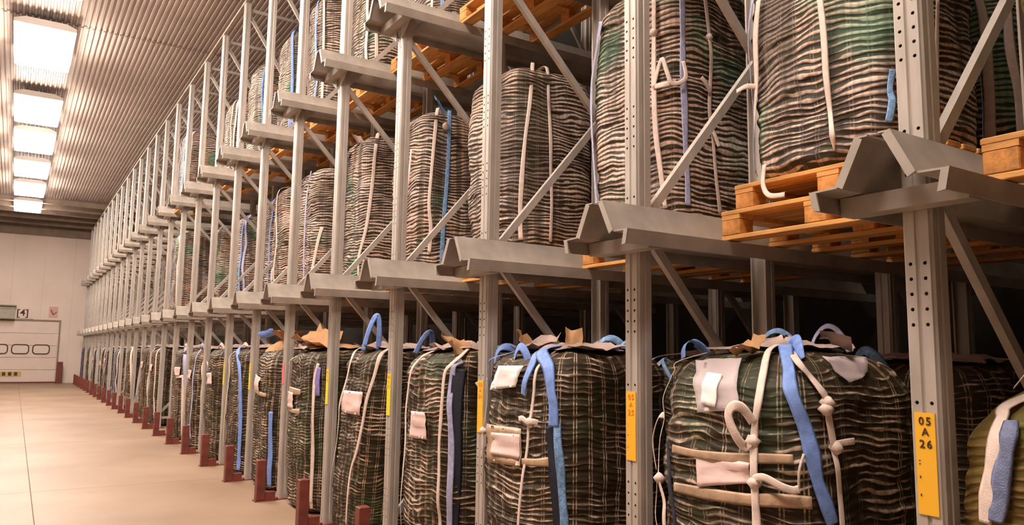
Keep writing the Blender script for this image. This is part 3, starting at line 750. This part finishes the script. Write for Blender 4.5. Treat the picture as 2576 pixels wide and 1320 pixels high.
# strap, label and pouch courses of the nearest sacks, in (angle, height) on the sack
NEAR = {
 'B0L0': dict(B=(0.42, 0.86, 0.003, 0.41, 0.41, 1.573, 4.5, 0, 0, 0.025, 0.22),
  straps=[('white', 0.034, [(2.347, 0.963), (2.352, 0.947), (2.352, 0.92), (2.356, 0.867), (2.361, 0.81), (2.361, 0.75), (2.374, 0.673), (2.426, 0.637), (2.474, 0.583), (2.487, 0.527)]), ('navy', 0.03, [(2.513, 0.757), (2.561, 0.683), (2.583, 0.627), (2.627, 0.573), (2.649, 0.533)]), ('white', 0.032, [(-2.666, 0.99), (-2.67, 0.947), (-2.683, 0.883), (-2.71, 0.833), (-2.727, 0.787), (-2.723, 0.72), (-2.723, 0.683), (-2.718, 0.637), (-2.714, 0.587)]), ('blue', 0.054, [(-2.457, 0.997), (-2.443, 0.96), (-2.443, 0.92), (-2.409, 0.877), (-2.352, 0.823), (-2.313, 0.763), (-2.282, 0.7), (-2.225, 0.643), (-2.186, 0.603)]), ('white', 0.028, [(-2.374, 0.967), (-2.282, 0.943), (-2.217, 0.91), (-2.182, 0.887), (-2.177, 0.853), (-2.155, 0.797), (-2.142, 0.763), (-2.138, 0.73), (-2.116, 0.667), (-2.112, 0.6)])],
  bands=[('beige', 0.04, [(2.605, 0.733), (2.88, 0.73), (-3.011, 0.733), (-2.688, 0.743), (-2.439, 0.75)]), ('beige', 0.052, [(2.666, 0.633), (3.002, 0.633), (-2.801, 0.64), (-2.561, 0.65), (-2.33, 0.653)])],
  labels=[('pink', [(2.889, 0.727), (-2.766, 0.73), (-2.771, 0.68), (2.945, 0.647)]), ('pouch', [(2.701, 0.963), (-2.993, 0.973), (-2.849, 0.857), (2.932, 0.84)]), ('white', [(2.906, 0.947), (3.133, 0.943), (-3.133, 0.857), (2.963, 0.863)]), ('pouch', [(-2.116, 0.977), (-1.326, 0.98), (-1.706, 0.94), (-1.907, 0.93)])],
  knots=[(-2.731, 0.783), (-2.727, 0.683), (-2.182, 0.883), (-2.199, 0.867), (-2.134, 0.777), (2.422, 0.643)]),
 'B1L0': dict(B=(0.36, 2.3, 0.003, 0.42, 0.42, 1.563, 4.5, 0, 0),
  straps=[('white', 0.032, [(2.426, 0.9), (2.426, 0.847), (2.426, 0.79), (2.43, 0.71), (2.43, 0.65), (2.426, 0.573), (2.43, 0.467), (2.426, 0.353)]), ('blue', 0.05, [(2.422, 0.963), (2.422, 0.94), (2.426, 0.907), (2.426, 0.873)]), ('blue', 0.05, [(-2.832, 0.99), (-2.81, 0.953), (-2.867, 0.897), (-2.91, 0.85)]), ('blue', 0.062, [(-2.745, 0.99), (-2.531, 0.95), (-2.474, 0.867), (-2.443, 0.82), (-2.439, 0.753)]), ('navy', 0.09, [(-2.465, 0.753), (-2.439, 0.677), (-2.413, 0.607), (-2.387, 0.537), (-2.356, 0.44)]), ('skyblue', 0.042, [(-2.404, 0.763), (-2.391, 0.7), (-2.365, 0.63), (-2.352, 0.56), (-2.334, 0.49), (-2.321, 0.44)]), ('white', 0.022, [(-2.67, 0.96), (-2.692, 0.913), (-2.71, 0.863), (-2.745, 0.79), (-2.771, 0.753), (-2.797, 0.663), (-2.854, 0.563), (-2.91, 0.41)])],
  bands=[('beige', 0.05, [(-2.875, 0.623), (-2.635, 0.63), (-2.483, 0.637)])],
  labels=[('beige', [(2.522, 0.73), (-2.945, 0.733), (-2.893, 0.607), (2.635, 0.593)]), ('pink', [(2.697, 0.703), (-2.954, 0.713), (-2.928, 0.63), (2.727, 0.627)]), ('white', [(2.784, 0.95), (-2.958, 0.953), (-3.059, 0.877), (2.583, 0.857)])],
  knots=[(-2.771, 0.76), (2.426, 0.7)]),
 'B2L0': dict(B=(0.4, 3.54, 0.003, 0.42, 0.42, 1.563, 4.5, 0, 0),
  straps=[('white', 0.034, [(3.024, 0.977), (2.858, 0.953), (2.784, 0.907), (2.67, 0.813), (2.64, 0.713), (2.635, 0.58), (2.557, 0.447), (2.5, 0.313), (2.461, 0.207)]), ('white', 0.03, [(-2.313, 0.97), (-2.422, 0.947), (-2.513, 0.907), (-2.535, 0.797), (-2.557, 0.707), (-2.57, 0.613), (-2.557, 0.493), (-2.557, 0.377), (-2.553, 0.28)]), ('navy', 0.09, [(-2.308, 0.927), (-2.334, 0.83), (-2.339, 0.697), (-2.334, 0.53), (-2.347, 0.29)]), ('lavender', 0.036, [(-2.286, 0.96), (-2.382, 0.94), (-2.409, 0.873), (-2.422, 0.78), (-2.404, 0.697), (-2.391, 0.62), (-2.391, 0.53), (-2.391, 0.41), (-2.404, 0.287)])],
  bands=[],
  labels=[('pink', [(2.832, 0.73), (-2.945, 0.733), (-2.884, 0.617), (2.771, 0.61)])],
  knots=[]),
 'B3L0': dict(B=(0.4, 5.12, 0.003, 0.4, 0.4, 1.563, 4.5, 0, -0.28),
  straps=[('white', 0.034, [(2.574, 0.993), (2.758, 0.95), (2.771, 0.837), (2.723, 0.707), (2.64, 0.61), (2.513, 0.463), (2.491, 0.317), (2.496, 0.173), (2.522, 0.037)]), ('white', 0.034, [(-2.361, 0.963), (-2.409, 0.867), (-2.487, 0.743), (-2.522, 0.62), (-2.601, 0.473), (-2.736, 0.37), (-2.718, 0.247), (-2.723, 0.083)])],
  bands=[],
  labels=[('pink', [(2.745, 0.78), (-2.627, 0.783), (-2.618, 0.66), (2.81, 0.66)])],
  knots=[]),
 'B4L0': dict(B=(0.4, 6.37, 0.003, 0.42, 0.42, 1.563, 4.5, 0, 0),
  straps=[('white', 0.034, [(2.518, 0.94), (2.522, 0.88), (2.522, 0.767), (2.522, 0.543), (2.526, 0.38), (2.522, 0.213), (2.544, 0.06)]), ('white', 0.03, [(-2.321, 0.917), (-2.378, 0.81), (-2.352, 0.58), (-2.343, 0.373), (-2.334, 0.113)]), ('purple', 0.04, [(-2.295, 0.893), (-2.317, 0.81), (-2.317, 0.717)])],
  bands=[('beige', 0.07, [(2.522, 0.74), (3.033, 0.733), (-2.819, 0.733)]), ('beige', 0.05, [(2.522, 0.613), (3.133, 0.61), (-2.749, 0.613)])],
  labels=[('pink', [(2.522, 0.73), (2.976, 0.723), (3.059, 0.623), (2.522, 0.627)])],
  knots=[]),
 'B5L0': dict(B=(0.4, 7.78, 0.003, 0.42, 0.42, 1.563, 4.5, 0, -0.05),
  straps=[('blue', 0.05, [(-2.382, 0.56), (-2.382, 0.437), (-2.365, 0.27)])],
  bands=[('beige', 0.05, [(2.553, 0.697), (-2.993, 0.677), (-2.574, 0.673)])],
  labels=[('pink', [(2.553, 0.813), (-3.098, 0.793), (-3.076, 0.677), (2.553, 0.71)])],
  knots=[]),
 'B6L0': dict(B=(0.4, 9.12, 0.003, 0.42, 0.42, 1.563, 4.5, 0, 0),
  straps=[('yellow', 0.05, [(2.587, 0.897), (2.587, 0.767), (2.587, 0.607), (2.587, 0.297)]), ('white', 0.04, [(2.596, 0.95), (2.705, 0.773), (2.692, 0.417), (2.587, 0.057)]), ('white', 0.04, [(2.587, 0.74), (2.587, 0.483), (2.587, 0.197), (2.587, 0.07)]), ('blue', 0.05, [(-3.133, 0.987), (-2.483, 0.787), (-2.391, 0.443), (-2.387, 0.17)])],
  bands=[],
  labels=[],
  knots=[]),
 'B7L0': dict(B=(0.4, 10.54, 0.003, 0.42, 0.42, 1.563, 4.5, 0, 0),
  straps=[('white', 0.04, [(2.622, 0.873), (2.906, 0.843)])],
  bands=[],
  labels=[('pink', [(2.884, 0.77), (-2.736, 0.783), (-2.649, 0.677), (3.033, 0.67)])],
  knots=[]),
 'B9L0': dict(B=(0.4, 13.36, 0.003, 0.42, 0.42, 1.563, 4.5, 0, 0),
  straps=[('lavender', 0.07, [(-2.587, 0.997), (-2.304, 0.89), (-2.247, 0.703), (-2.173, 0.42), (-2.112, 0.18)]), ('white', 0.05, [(-2.299, 0.683), (-2.278, 0.327), (-2.243, 0.05)])],
  bands=[('white', 0.05, [(-2.745, 0.687), (-2.47, 0.687), (-2.313, 0.693)])],
  labels=[('pink', [(3.115, 0.79), (-2.452, 0.793), (-2.478, 0.7), (-2.806, 0.697)])],
  knots=[]),
 'B14L0': dict(B=(0.4, 20.3, 0.003, 0.42, 0.42, 1.563, 4.5, 0, 0),
  straps=[('white', 0.06, [(-2.487, 0.987), (-2.426, 0.833), (-2.269, 0.427), (-2.243, 0.107)]), ('white', 0.06, [(-1.85, 0.993), (-1.942, 0.643), (-2.042, 0.16)]), ('white', 0.07, [(-0.921, 1.307), (-1.479, 0.917), (-1.846, 0.563), (-2.064, 0.133)])],
  bands=[],
  labels=[],
  knots=[]),
 'BmL0': dict(B=(0.48, -0.475, 0.003, 0.42, 0.42, 1.503, 6.0, 0, 0, 0.03, 0.26),
  straps=[('white', 0.042, [(2.491, 0.953), (2.535, 0.92), (2.566, 0.877), (2.57, 0.817), (2.557, 0.767), (2.544, 0.713)]), ('grey', 0.048, [(2.609, 0.917), (2.635, 0.89), (2.635, 0.857), (2.627, 0.81), (2.614, 0.76), (2.605, 0.72)])],
  bands=[],
  labels=[],
  knots=[]),
 'B0L1': dict(B=(0.92, 0.76, 2.4125, 0.38, 0.4, 1.6, 4.5, 0, 0),
  straps=[('white', 0.036, [(2.531, 0.57), (2.509, 0.457), (2.457, 0.317), (2.369, 0.227), (2.291, 0.13), (2.282, 0.043), (2.251, 0.027)]), ('lavender', 0.05, [(2.417, 0.587), (2.304, 0.483), (2.291, 0.337), (2.291, 0.22), (2.291, 0.103), (2.265, 0.037)]), ('white', 0.028, [(-2.928, 0.48), (-2.902, 0.37), (-2.897, 0.253), (-2.88, 0.15), (-2.858, 0.047), (0.807, 0.077)]), ('skyblue', 0.028, [(-2.33, 0.223), (-2.352, 0.173), (-2.343, 0.137), (-2.374, 0.083)]), ('white', 0.028, [(-1.806, 0.443), (-1.798, 0.313), (-1.859, 0.177), (-1.82, 0.08)]), ('grey', 0.03, [(-0.916, 0.4), (-0.916, 0.303), (-0.916, 0.197), (-0.916, 0.077)])],
  bands=[],
  labels=[],
  knots=[]),
 'B1L1': dict(B=(0.98, 2.1, 2.267, 0.37, 0.38, 1.6, 4.5, 0, 0),
  straps=[('lavender', 0.05, [(2.557, 0.907), (2.474, 0.817), (2.443, 0.667), (2.448, 0.513), (2.435, 0.327), (2.448, 0.17)]), ('white', 0.03, [(-2.574, 0.88), (-2.579, 0.737), (-2.57, 0.527), (-2.553, 0.357), (-2.5, 0.22), (-2.448, 0.08)]), ('lavender', 0.034, [(-2.225, 0.863), (-2.221, 0.723), (-2.225, 0.583), (-2.212, 0.447), (-2.208, 0.313), (-2.186, 0.183), (-2.186, 0.09)]), ('white', 0.028, [(-1.876, 0.883), (-1.833, 0.743), (-1.824, 0.64), (-1.846, 0.463), (-1.793, 0.363), (-1.737, 0.197), (-1.654, 0.073)])],
  bands=[],
  labels=[],
  knots=[(-1.833, 0.733), (-2.583, 0.747)]),
 'B2L1': dict(B=(0.85, 3.55, 2.267, 0.38, 0.38, 1.45, 4.5, 0, 0),
  straps=[('white', 0.03, [(-2.116, 0.99), (-2.164, 0.777), (-2.23, 0.57), (-2.269, 0.37), (-2.291, 0.21), (-2.278, 0.07)]), ('white', 0.03, [(-1.741, 0.99), (-1.828, 0.797), (-1.815, 0.587), (-1.789, 0.427), (-1.763, 0.267), (-1.758, 0.073)])],
  bands=[],
  labels=[],
  knots=[]),
 'B3L1': dict(B=(0.8, 4.92, 2.267, 0.38, 0.38, 1.45, 4.5, 0, 0),
  straps=[('white', 0.03, [(-2.762, 0.753), (-2.858, 0.51), (-3.006, 0.273), (-3.067, 0.12)]), ('white', 0.028, [(-2.23, 0.993), (-2.221, 0.83), (-2.256, 0.587), (-2.282, 0.393), (-2.247, 0.243), (-2.269, 0.1)]), ('skyblue', 0.034, [(-1.92, 0.993), (-1.946, 0.947), (-1.955, 0.743), (-1.977, 0.547), (-2.011, 0.353), (-2.038, 0.123)])],
  bands=[],
  labels=[],
  knots=[]),
 'B4L1': dict(B=(0.85, 6.37, 2.267, 0.38, 0.38, 1.58, 4.5, 0, 0),
  straps=[('navy', 0.05, [(-2.967, 0.973), (2.775, 0.88), (2.705, 0.66), (2.657, 0.44), (2.557, 0.193)]), ('white', 0.034, [(-2.273, 0.993), (-2.234, 0.837), (-2.269, 0.633), (-2.365, 0.353), (-2.557, 0.163)])],
  bands=[],
  labels=[],
  knots=[]),
 'B5L1': dict(B=(0.8, 7.78, 2.267, 0.38, 0.38, 1.5, 4.5, 0, 0),
  straps=[('lavender', 0.04, [(-3.041, 0.97), (-3.054, 0.74), (-2.906, 0.39), (-2.928, 0.153)]), ('white', 0.04, [(2.614, 0.94), (2.579, 0.68), (2.679, 0.167)]), ('white', 0.04, [(-2.243, 0.493), (-2.33, 0.373), (-2.443, 0.16)])],
  bands=[],
  labels=[],
  knots=[]),
 'B6L1': dict(B=(0.85, 9.12, 2.267, 0.38, 0.38, 1.52, 4.5, 0, 0),
  straps=[('white', 0.05, [(3.006, 0.967), (3.006, 0.79), (-3.072, 0.493), (-3.137, 0.227)])],
  bands=[],
  labels=[],
  knots=[]),
 'B5L2': dict(B=(0.8, 7.78, 4.412, 0.38, 0.38, 1.57, 4.5, 0, 0),
  straps=[('blue', 0.05, [(-2.897, 0.95), (-2.775, 0.683), (-2.67, 0.413)]), ('white', 0.04, [(-2.47, 0.913), (-2.409, 0.563), (-2.4, 0.177)])],
  bands=[],
  labels=[],
  knots=[]),
 'B6L2': dict(B=(0.82, 9.14, 4.412, 0.38, 0.38, 1.57, 4.5, 0, 0),
  straps=[('blue', 0.05, [(-2.557, 0.973), (-2.426, 0.753), (-2.382, 0.5)])],
  bands=[],
  labels=[],
  knots=[]),
}

def default_straps(seed, level):
    r = random.Random(seed); out = []
    for c0 in (2.42, 2.72, -2.5, -2.28, -1.0):
        col = r.choice(['white', 'white', 'white', 'white', 'lavender', 'blue', 'skyblue'])
        if r.random() < .22: continue
        c0 += r.uniform(-.12, .12); pts = []
        for t in (.99, .93, .82, .68, .55, .4, .25, .1): pts.append((c0 + r.uniform(-.04, .04), t))
        out.append((col, r.choice([.03, .034, .045]), pts))
    d = dict(straps=out, bands=[], labels=[], knots=[])
    if level == 0 and r.random() < .75:
        z = r.uniform(.62, .72)
        d['labels'].append(('pink', [(2.85, z + .09), (-2.85, z + .09), (-2.85, z), (2.85, z)]))
    return d
def bay_words(k):
    return 'the nearest bay' if k == 0 else 'the bay right of the nearest post' if k < 0 else 'the ' + ordinal(k) + ' bay past the nearest'
SPECIAL = {
 'B0L0': 'big dark sack on the floor with blue strap, document pouch and knotted white straps',
 'B1L0': 'dark sack on the floor with white paper sheet, blue loops and a white bow',
 'B2L0': 'dark floor sack with navy side strap, pale roll on top and pink label',
 'B3L0': 'floor sack leaning over, two long slanting white straps beside a pink label',
 'B4L0': 'floor sack with brown and pink crumpled film on top and violet strap',
 'B5L0': 'floor sack with a blue flap sticking up over crumpled tan film',
 'B6L0': 'narrow-looking floor sack with ochre, white and blue straps hanging side by side',
 'B9L0': 'floor sack with a broad pale lavender strap down its front, far along the row',
 'B14L0': 'far floor sack with three loose white straps crossing its front',
 'BmL0': 'olive brown sack at the right edge with white and blue straps over its shoulder',
 'B0L1': 'large banded sack on two stacked orange pallets on the nearest lower rails',
 'B1L1': 'lower-rail banded sack with pale blue strap between white straps and a looped tail',
 'B2L1': 'banded sack on the lower rails with two straight parallel white straps',
 'B3L1': 'lower-rail banded sack with a blue strap rising to a peak on top',
 'B4L1': 'lower-rail banded sack with dark strap left and slanting white strap right',
 'B5L1': 'pale banded sack on the lower rails with three white and lavender straps',
 'B6L1': 'lower-rail banded sack with a single white strap at its left corner',
 'B5L2': 'tall sack on the upper rails with bright blue and white straps side by side',
 'B6L2': 'sack on the upper rails with a single bright blue strap',
}
SK = {}
def sack(key, B, lvl, k, res, seed, net=None, lab=None, liner=None, row=1, drape=.02, lm='liner', deco=True):
    data = NEAR.get(key); 
    if data: B = data['B']
    else: data = default_straps(seed, lvl) if deco else None
    label = lab or SPECIAL.get(key)
    if not label:
        label = {0: 'dark net sack on the floor in ', 1: 'banded net sack on the lower rails in ', 2: 'banded net sack on the upper rails in '}[lvl] + bay_words(k)
        if row == 2: label = {0: 'shaded rear sack on the floor in ', 1: 'shaded rear sack on the lower rails in ', 2: 'shaded rear sack on the upper rails in '}[lvl] + bay_words(k)
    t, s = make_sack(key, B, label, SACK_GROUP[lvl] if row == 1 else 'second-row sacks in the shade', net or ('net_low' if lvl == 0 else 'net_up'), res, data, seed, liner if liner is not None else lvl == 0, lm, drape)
    SK[key] = (t, s)
    return t, s

def res_for(k): return (190, 150) if k <= 1 else (140, 110) if k <= 3 else (96, 72) if k <= 7 else (64, 44)
# floor
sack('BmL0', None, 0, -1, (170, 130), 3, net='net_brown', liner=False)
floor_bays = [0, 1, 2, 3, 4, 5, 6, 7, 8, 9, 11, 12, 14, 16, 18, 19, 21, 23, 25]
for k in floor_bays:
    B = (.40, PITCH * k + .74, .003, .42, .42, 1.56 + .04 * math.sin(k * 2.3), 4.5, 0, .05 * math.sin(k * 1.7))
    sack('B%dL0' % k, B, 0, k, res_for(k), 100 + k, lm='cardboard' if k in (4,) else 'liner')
for k in [-1, 0, 1, 2, 3, 4, 5, 6, 8, 10]:
    sack('R%dL0' % k, (1.42, PITCH * k + .74, .003, .42, .42, 1.53, 4.5, 0, 0), 0, k, (72, 56), 300 + k, row=2)
# lower rails
for k, x, h_ in [(0, 0, 0), (1, 0, 0), (2, 0, 0), (3, 0, 0), (4, 0, 0), (5, 0, 0), (6, 0, 0), (7, 1.06, 1.62), (8, .95, 1.52), (9, .88, 1.52), (10, .45, 1.55)]:
    B = (x, PITCH * k + .74, R1 + .222, .38, .38, h_, 4.5, 0, 0)
    sack('B%dL1' % k, B, 1, k, res_for(k), 400 + k)
sack('BmL1', (.52, -.66, R1 + .222, .38, .40, 1.5, 4.5, 0, 0), 1, -1, (96, 72), 399, lab='orange-tinged sack cut by the right edge, on a pallet on the lower rails', net='net_brown')
for k in [0, 1, 2, 3, 4, 5]:
    sack('R%dL1' % k, (1.90, PITCH * k + .74, R1 + .222, .38, .38, 1.5, 4.5, 0, 0), 1, k, (72, 56), 500 + k, row=2)
# upper rails
for k, x, y, h_ in [(3, .85, .62, 1.5), (4, .85, .76, 1.5), (5, 0, 0, 0), (6, 0, 0, 0), (7, .75, .76, 1.55), (8, .70, .76, 1.32), (10, .45, .74, 1.40)]:
    B = (x, PITCH * k + y, R2 + .222, .38, .38, h_, 4.5, 0, 0)
    sack('B%dL2' % k, B, 2, k, res_for(max(k, 4)), 600 + k)
for k in [2]:
    sack('B%dL2' % k, (.85, PITCH * k + .7, R2 + .222, .38, .38, 1.5, 4.5, 0, 0), 2, k, (72, 56), 600 + k)

# pallets under the sacks
zr = R1 + .0768; zr2 = R2 + .0768
for k in range(1, 11):
    x = SK['B%dL1' % k][0].location[0]
    pallet(x + (.08 if k < 4 else 0), PITCH * k + .7, zr, 'orange wooden pallet on the lower rails in ' + bay_words(k), 'pallets on the lower rails')
pallet(.82, .68, zr, 'orange wooden pallet on the nearest lower rails, lower one of two', 'pallets on the lower rails')
pallet(.92, .68, zr + .1446, 'orange wooden pallet on another pallet under the nearest banded sack', 'pallets on the lower rails')
pallet(.50, -.695, zr, 'orange wooden pallet at the right edge of the picture, on the lower rails', 'pallets on the lower rails')
for k in [0, 1, 2, 3, 4, 5]:
    pallet(1.90, PITCH * k + .7, zr, 'shaded pallet under the rear lower-rail sack in ' + bay_words(k), 'second-row pallets')
for k in [2, 3, 4, 5, 6, 7, 8, 10]:
    x = SK['B%dL2' % k][0].location[0]
    pallet(x, PITCH * k + .7, zr2, 'orange wooden pallet on the upper rails in ' + bay_words(k), 'pallets on the upper rails')

# ------------------------------------------------------------------ loose straps, loops, flaps and scraps of the nearest sacks
def tail(key, pts, w, m_='white', name='strap_tail', label=None):
    """free strap end; pts = (angle, height, distance off the cloth)"""
    t, s = SK[key]
    if key.endswith('L0'): pts = [(a, (b_ * (s.h - DZ) + DZ) / s.h if b_ < 1 else b_, c) for a, b_, c in pts]
    P = [s.P(a, b_, c) for a, b_, c in pts]; N = [s.N(a, b_) for a, b_, c in pts]
    return add(name, ribbon(P, N, w), m_, t, label=label or ('loose end of a strap'))
def loop(key, p0, p1, h_, w, m_='blue', lean=(0, 0), nrm=(-1, 0, 0)):
    t, s = SK[key]
    q = .143 if key.endswith('L0') else 0
    p0, p1 = (p0[0], p0[1], p0[2] + q), (p1[0], p1[1], p1[2] + q)
    return add('strap_loop', loop_ribbon(p0, p1, h_, w, lean, nrm), m_, t, label={'blue': 'bright blue lifting loop', 'white': 'cream white lifting loop', 'skyblue': 'pale blue lifting loop', 'lavender': 'pale lavender lifting loop'}[m_])
def flap(key, sx, sy, seed, amp, loc, rx, ry, rz, m_, label, n=5):
    t, s = SK[key]
    if key.endswith('L0'): loc = (loc[0], loc[1], loc[2] + .143)
    return add('flap', place(scrap(sx, sy, n, seed, amp), loc, rx, ry, rz), m_, t, label=label)
R = math.radians
DZ = .143         # the floor sacks' measures below start this far above the floor
# nearest floor sack
tail('B0L0', [(-2.736, .772, .03), (-2.79, .745, .045), (-2.86, .775, .065), (-2.915, .825, .07), (-2.875, .852, .07), (-2.80, .848, .055), (-2.725, .81, .035)], .042, label='white strap tied in a hanging loop')
tail('B0L0', [(-2.731, .662, .035), (-2.64, .672, .045), (-2.52, .655, .045), (-2.45, .648, .04), (-2.41, .652, .04)], .030)
tail('B0L0', [(-2.41, .652, .03), (-2.405, .70, .03), (-2.37, .74, .03)], .010)
tail('B0L0', [(-2.129, .765, .03), (-2.05, .77, .045), (-1.98, .772, .05)], .026)
tail('B0L0', [(2.36, .80, .03), (2.33, .79, .05), (2.31, .72, .06), (2.36, .63, .035)], .03)
tail('B0L0', [(2.372, .61, .03), (2.33, .56, .05), (2.36, .48, .05), (2.40, .42, .03)], .034)
loop('B0L0', (-.25, -.27, 1.40), (-.10, -.12, 1.44), .06, .06, 'blue')
loop('B0L0', (-.26, .36, 1.40), (-.05, .40, 1.42), .07, .04, 'blue', (-.3, .3))
loop('B0L0', (-.30, .40, 1.38), (-.33, .36, 1.30), .05, .02, 'skyblue', (-.6, .6))
loop('B0L0', (.18, .30, 1.44), (.26, .12, 1.44), .10, .03, 'skyblue')
loop('B0L0', (.25, .05, 1.44), (.30, -.12, 1.44), .12, .025, 'lavender')
flap('B0L0', .16, .12, 5, .015, (-.05, -.30, 1.475), R(20), R(10), .4, 'liner', 'crumpled pinkish film scrap')
flap('B0L0', .14, .10, 6, .02, (-.28, -.05, 1.445), R(-10), R(-20), .1, 'cardboard', 'brown scrap of cardboard')
# second floor sack
tail('B1L0', [(-2.96, .742, .03), (-2.86, .748, .045), (-2.771, .738, .045), (-2.69, .742, .045), (-2.62, .738, .03)], .032, label='white bow on the strap')
loop('B1L0', (-.33, .37, 1.30), (-.22, .30, 1.42), .08, .05, 'blue', (-.5, .3))
loop('B1L0', (-.36, .14, 1.27), (-.37, -.06, 1.33), .15, .05, 'blue', (-.1, 0))
loop('B1L0', (.05, -.10, 1.43), (.20, -.22, 1.43), .08, .045, 'skyblue')
loop('B1L0', (.10, -.26, 1.43), (.28, -.33, 1.41), .08, .045, 'skyblue')
flap('B1L0', .15, .16, 8, .02, (-.20, .26, 1.475), R(55), R(15), .3, 'cardboard', 'brown scrap of cardboard')
flap('B1L0', .10, .16, 9, .02, (-.05, -.04, 1.49), R(60), R(5), -.5, 'cardboard', 'brown scrap of cardboard')
flap('B1L0', .30, .22, 10, .015, (-.05, -.25, 1.45), R(8), R(-4), .2, 'liner', 'crumpled pinkish film scrap')
flap('B1L0', .26, .20, 12, .02, (-.22, .10, 1.46), R(-6), R(-14), .2, 'liner', 'crumpled pinkish film scrap')
# third floor sack: rolled film and folded cardboard
t, s = SK['B2L0']
v = []; f = []
for i in range(40):
    a = i * .32; r_ = .018 + .0022 * i
    for x in (-.32, .10): v.append((x + .05 * (x > 0), .24 + r_ * math.cos(a), 1.36 + DZ + r_ * math.sin(a)))
f = [(2 * i, 2 * i + 1, 2 * i + 3, 2 * i + 2) for i in range(39)]
add('rolled_film', (v, f), 'liner', t, label='pale rolled end of the liner film')
flap('B2L0', .22, .22, 15, .03, (-.28, -.18, 1.45), R(35), R(15), .2, 'cardboard', 'folded piece of brown cardboard')
flap('B2L0', .30, .16, 16, .02, (-.22, .02, 1.45), R(10), R(-8), .5, 'liner', 'crumpled pinkish film scrap')
tail('B2L0', [(-2.10, .86, .02), (-2.04, .83, .05), (-1.98, .80, .07)], .03)
tail('B2L0', [(-2.05, .62, .02), (-2.0, .64, .05), (-1.95, .65, .06)], .025)
# leaning floor sack
loop('B3L0', (-.36, -.26, 1.42), (-.24, -.30, 1.42), .30, .045, 'blue', (.12, -.1), (-.5, -.85, 0))
loop('B3L0', (-.04, -.62, 1.40), (.10, -.64, 1.38), .19, .05, 'blue', (.25, -.1), (-.5, -.85, 0))
flap('B3L0', .24, .20, 21, .02, (-.25, -.20, 1.45), R(8), R(-8), .3, 'liner', 'crumpled pinkish film scrap')
# fifth: brown crumple
flap('B4L0', .34, .42, 25, .04, (-.22, .06, 1.52), R(14), R(-18), .3, 'cardboard', 'large crumpled sheet of brown paper', 7)
flap('B4L0', .30, .40, 26, .03, (-.26, .10, 1.46), R(6), R(-14), 0, 'liner', 'crumpled pinkish film scrap', 7)
# sixth: blue flap and tied neck
flap('B5L0', .10, .20, 30, .012, (-.30, .30, 1.60), R(-28), R(50), .5, 'blue', 'stiff bright blue flap', 4)
t, s = SK['B5L0']
v = []; f = []; rr = random.Random(4)
for i, (r_, z) in enumerate([(.20, 1.40), (.15, 1.47), (.10, 1.50), (.055, 1.53), (.06, 1.55), (.12, 1.60), (.16, 1.64)]):
    for j in range(18):
        a = 2 * math.pi * j / 18; q_ = r_ * (1 + (.22 if j % 2 else -.14) + rr.uniform(-.08, .08))
        v.append((-.16 + q_ * math.cos(a), -.04 + q_ * math.sin(a), z + DZ + rr.uniform(-.012, .012)))
for i in range(6):
    for j in range(18):
        f.append((i * 18 + j, i * 18 + (j + 1) % 18, (i + 1) * 18 + (j + 1) % 18, (i + 1) * 18 + j))
add('tied_neck', (v, f), 'cardboard', t, label='gathered tan film tied at the mouth')
for k, c_ in ((6, 'white'), (7, 'white'), (8, 'lavender'), (9, 'white'), (14, 'lavender')):
    loop('B%dL0' % k, (-.28, .22, 1.40), (-.25, .02, 1.42), .08, .05, c_, (-.2, 0))
# right-edge sack
loop('R0L0', (-.36, .20, 1.36), (-.38, .02, 1.34), .10, .05, 'skyblue', (-.3, 0))
tail('BmL0', [(2.1, .96, .02), (2.0, .99, .06), (1.9, 1.0, .12)], .03)
# sacks on the lower rails
tail('B1L1', [(-2.60, .83, .03), (-2.52, .835, .05), (-2.44, .84, .05)], .03) if False else None
tail('B0L1', [(2.45, .30, .02), (2.38, .31, .06), (2.30, .305, .10)], .026)
tail('B0L1', [(-2.28, .02, .03), (-2.28, .04, .035)], .03) if False else None
t, s = SK['B0L1']
p = s.P(2.62, .03, .03)
add('strap_tail', ribbon([p + np.array([-.045, 0, .01]), p + np.array([-.065, -.005, -.09]), p + np.array([-.09, -.06, -.155]), p + np.array([-.07, -.13, -.16])], [(-1, 0, .2)] * 4, .026), 'white', t, label='loose end of a strap')
d1 = NEAR['B1L1']['straps']
def at(pts, tt):
    return min(pts, key=lambda q: abs(q[1] - tt))
a = at(d1[1][2], .52); b_ = at(d1[2][2], .52); c_ = at(d1[3][2], .52)
ph0, ph1, ph2 = a[0] % (2 * math.pi), b_[0] % (2 * math.pi), c_[0] % (2 * math.pi)
top = a[1]
tail('B1L1', [(ph0, top, .03), (ph0 + .10, top + .10, .05), (ph0 + .16, top + .05, .06), (ph0 + .22, top + .0, .05), (ph0 + .36, top + .02, .05), (ph1, top + .09, .03)], .026, label='white strap end tied in a drooping loop')
tail('B1L1', [(ph0, top + .005, .03), (ph0 + .14, top + .0, .045), (ph0 + .26, top + .008, .04)], .034)
tail('B1L1', [(ph2, top - .01, .03), (ph2 - .10, top + .02, .045), (ph2 - .16, top + .035, .045)], .032)
tail('B1L1', [(ph2, top - .13, .03), (ph2 + .06, top - .17, .045), (ph2 + .11, top - .21, .05)], .034)
flap('B3L1', .14, .20, 40, .012, (-.16, -.20, 1.52), R(60), R(0), .7, 'skyblue', 'peaked blue strap fold at the top', 4)
knot(SK['B3L1'][0], (-.20, -.405, 1.28), .035, 'white', 5)
flap('B4L1', .16, .20, 41, .015, (-.30, .10, 1.58), R(50), R(0), .4, 'liner', 'crumpled pale film peak', 4)
for k in (2, 4):
    loop('B%dL1' % k, (-.10, .1, SK['B%dL1' % k][1].h), (-.05, -.1, SK['B%dL1' % k][1].h), .05, .035, 'white')
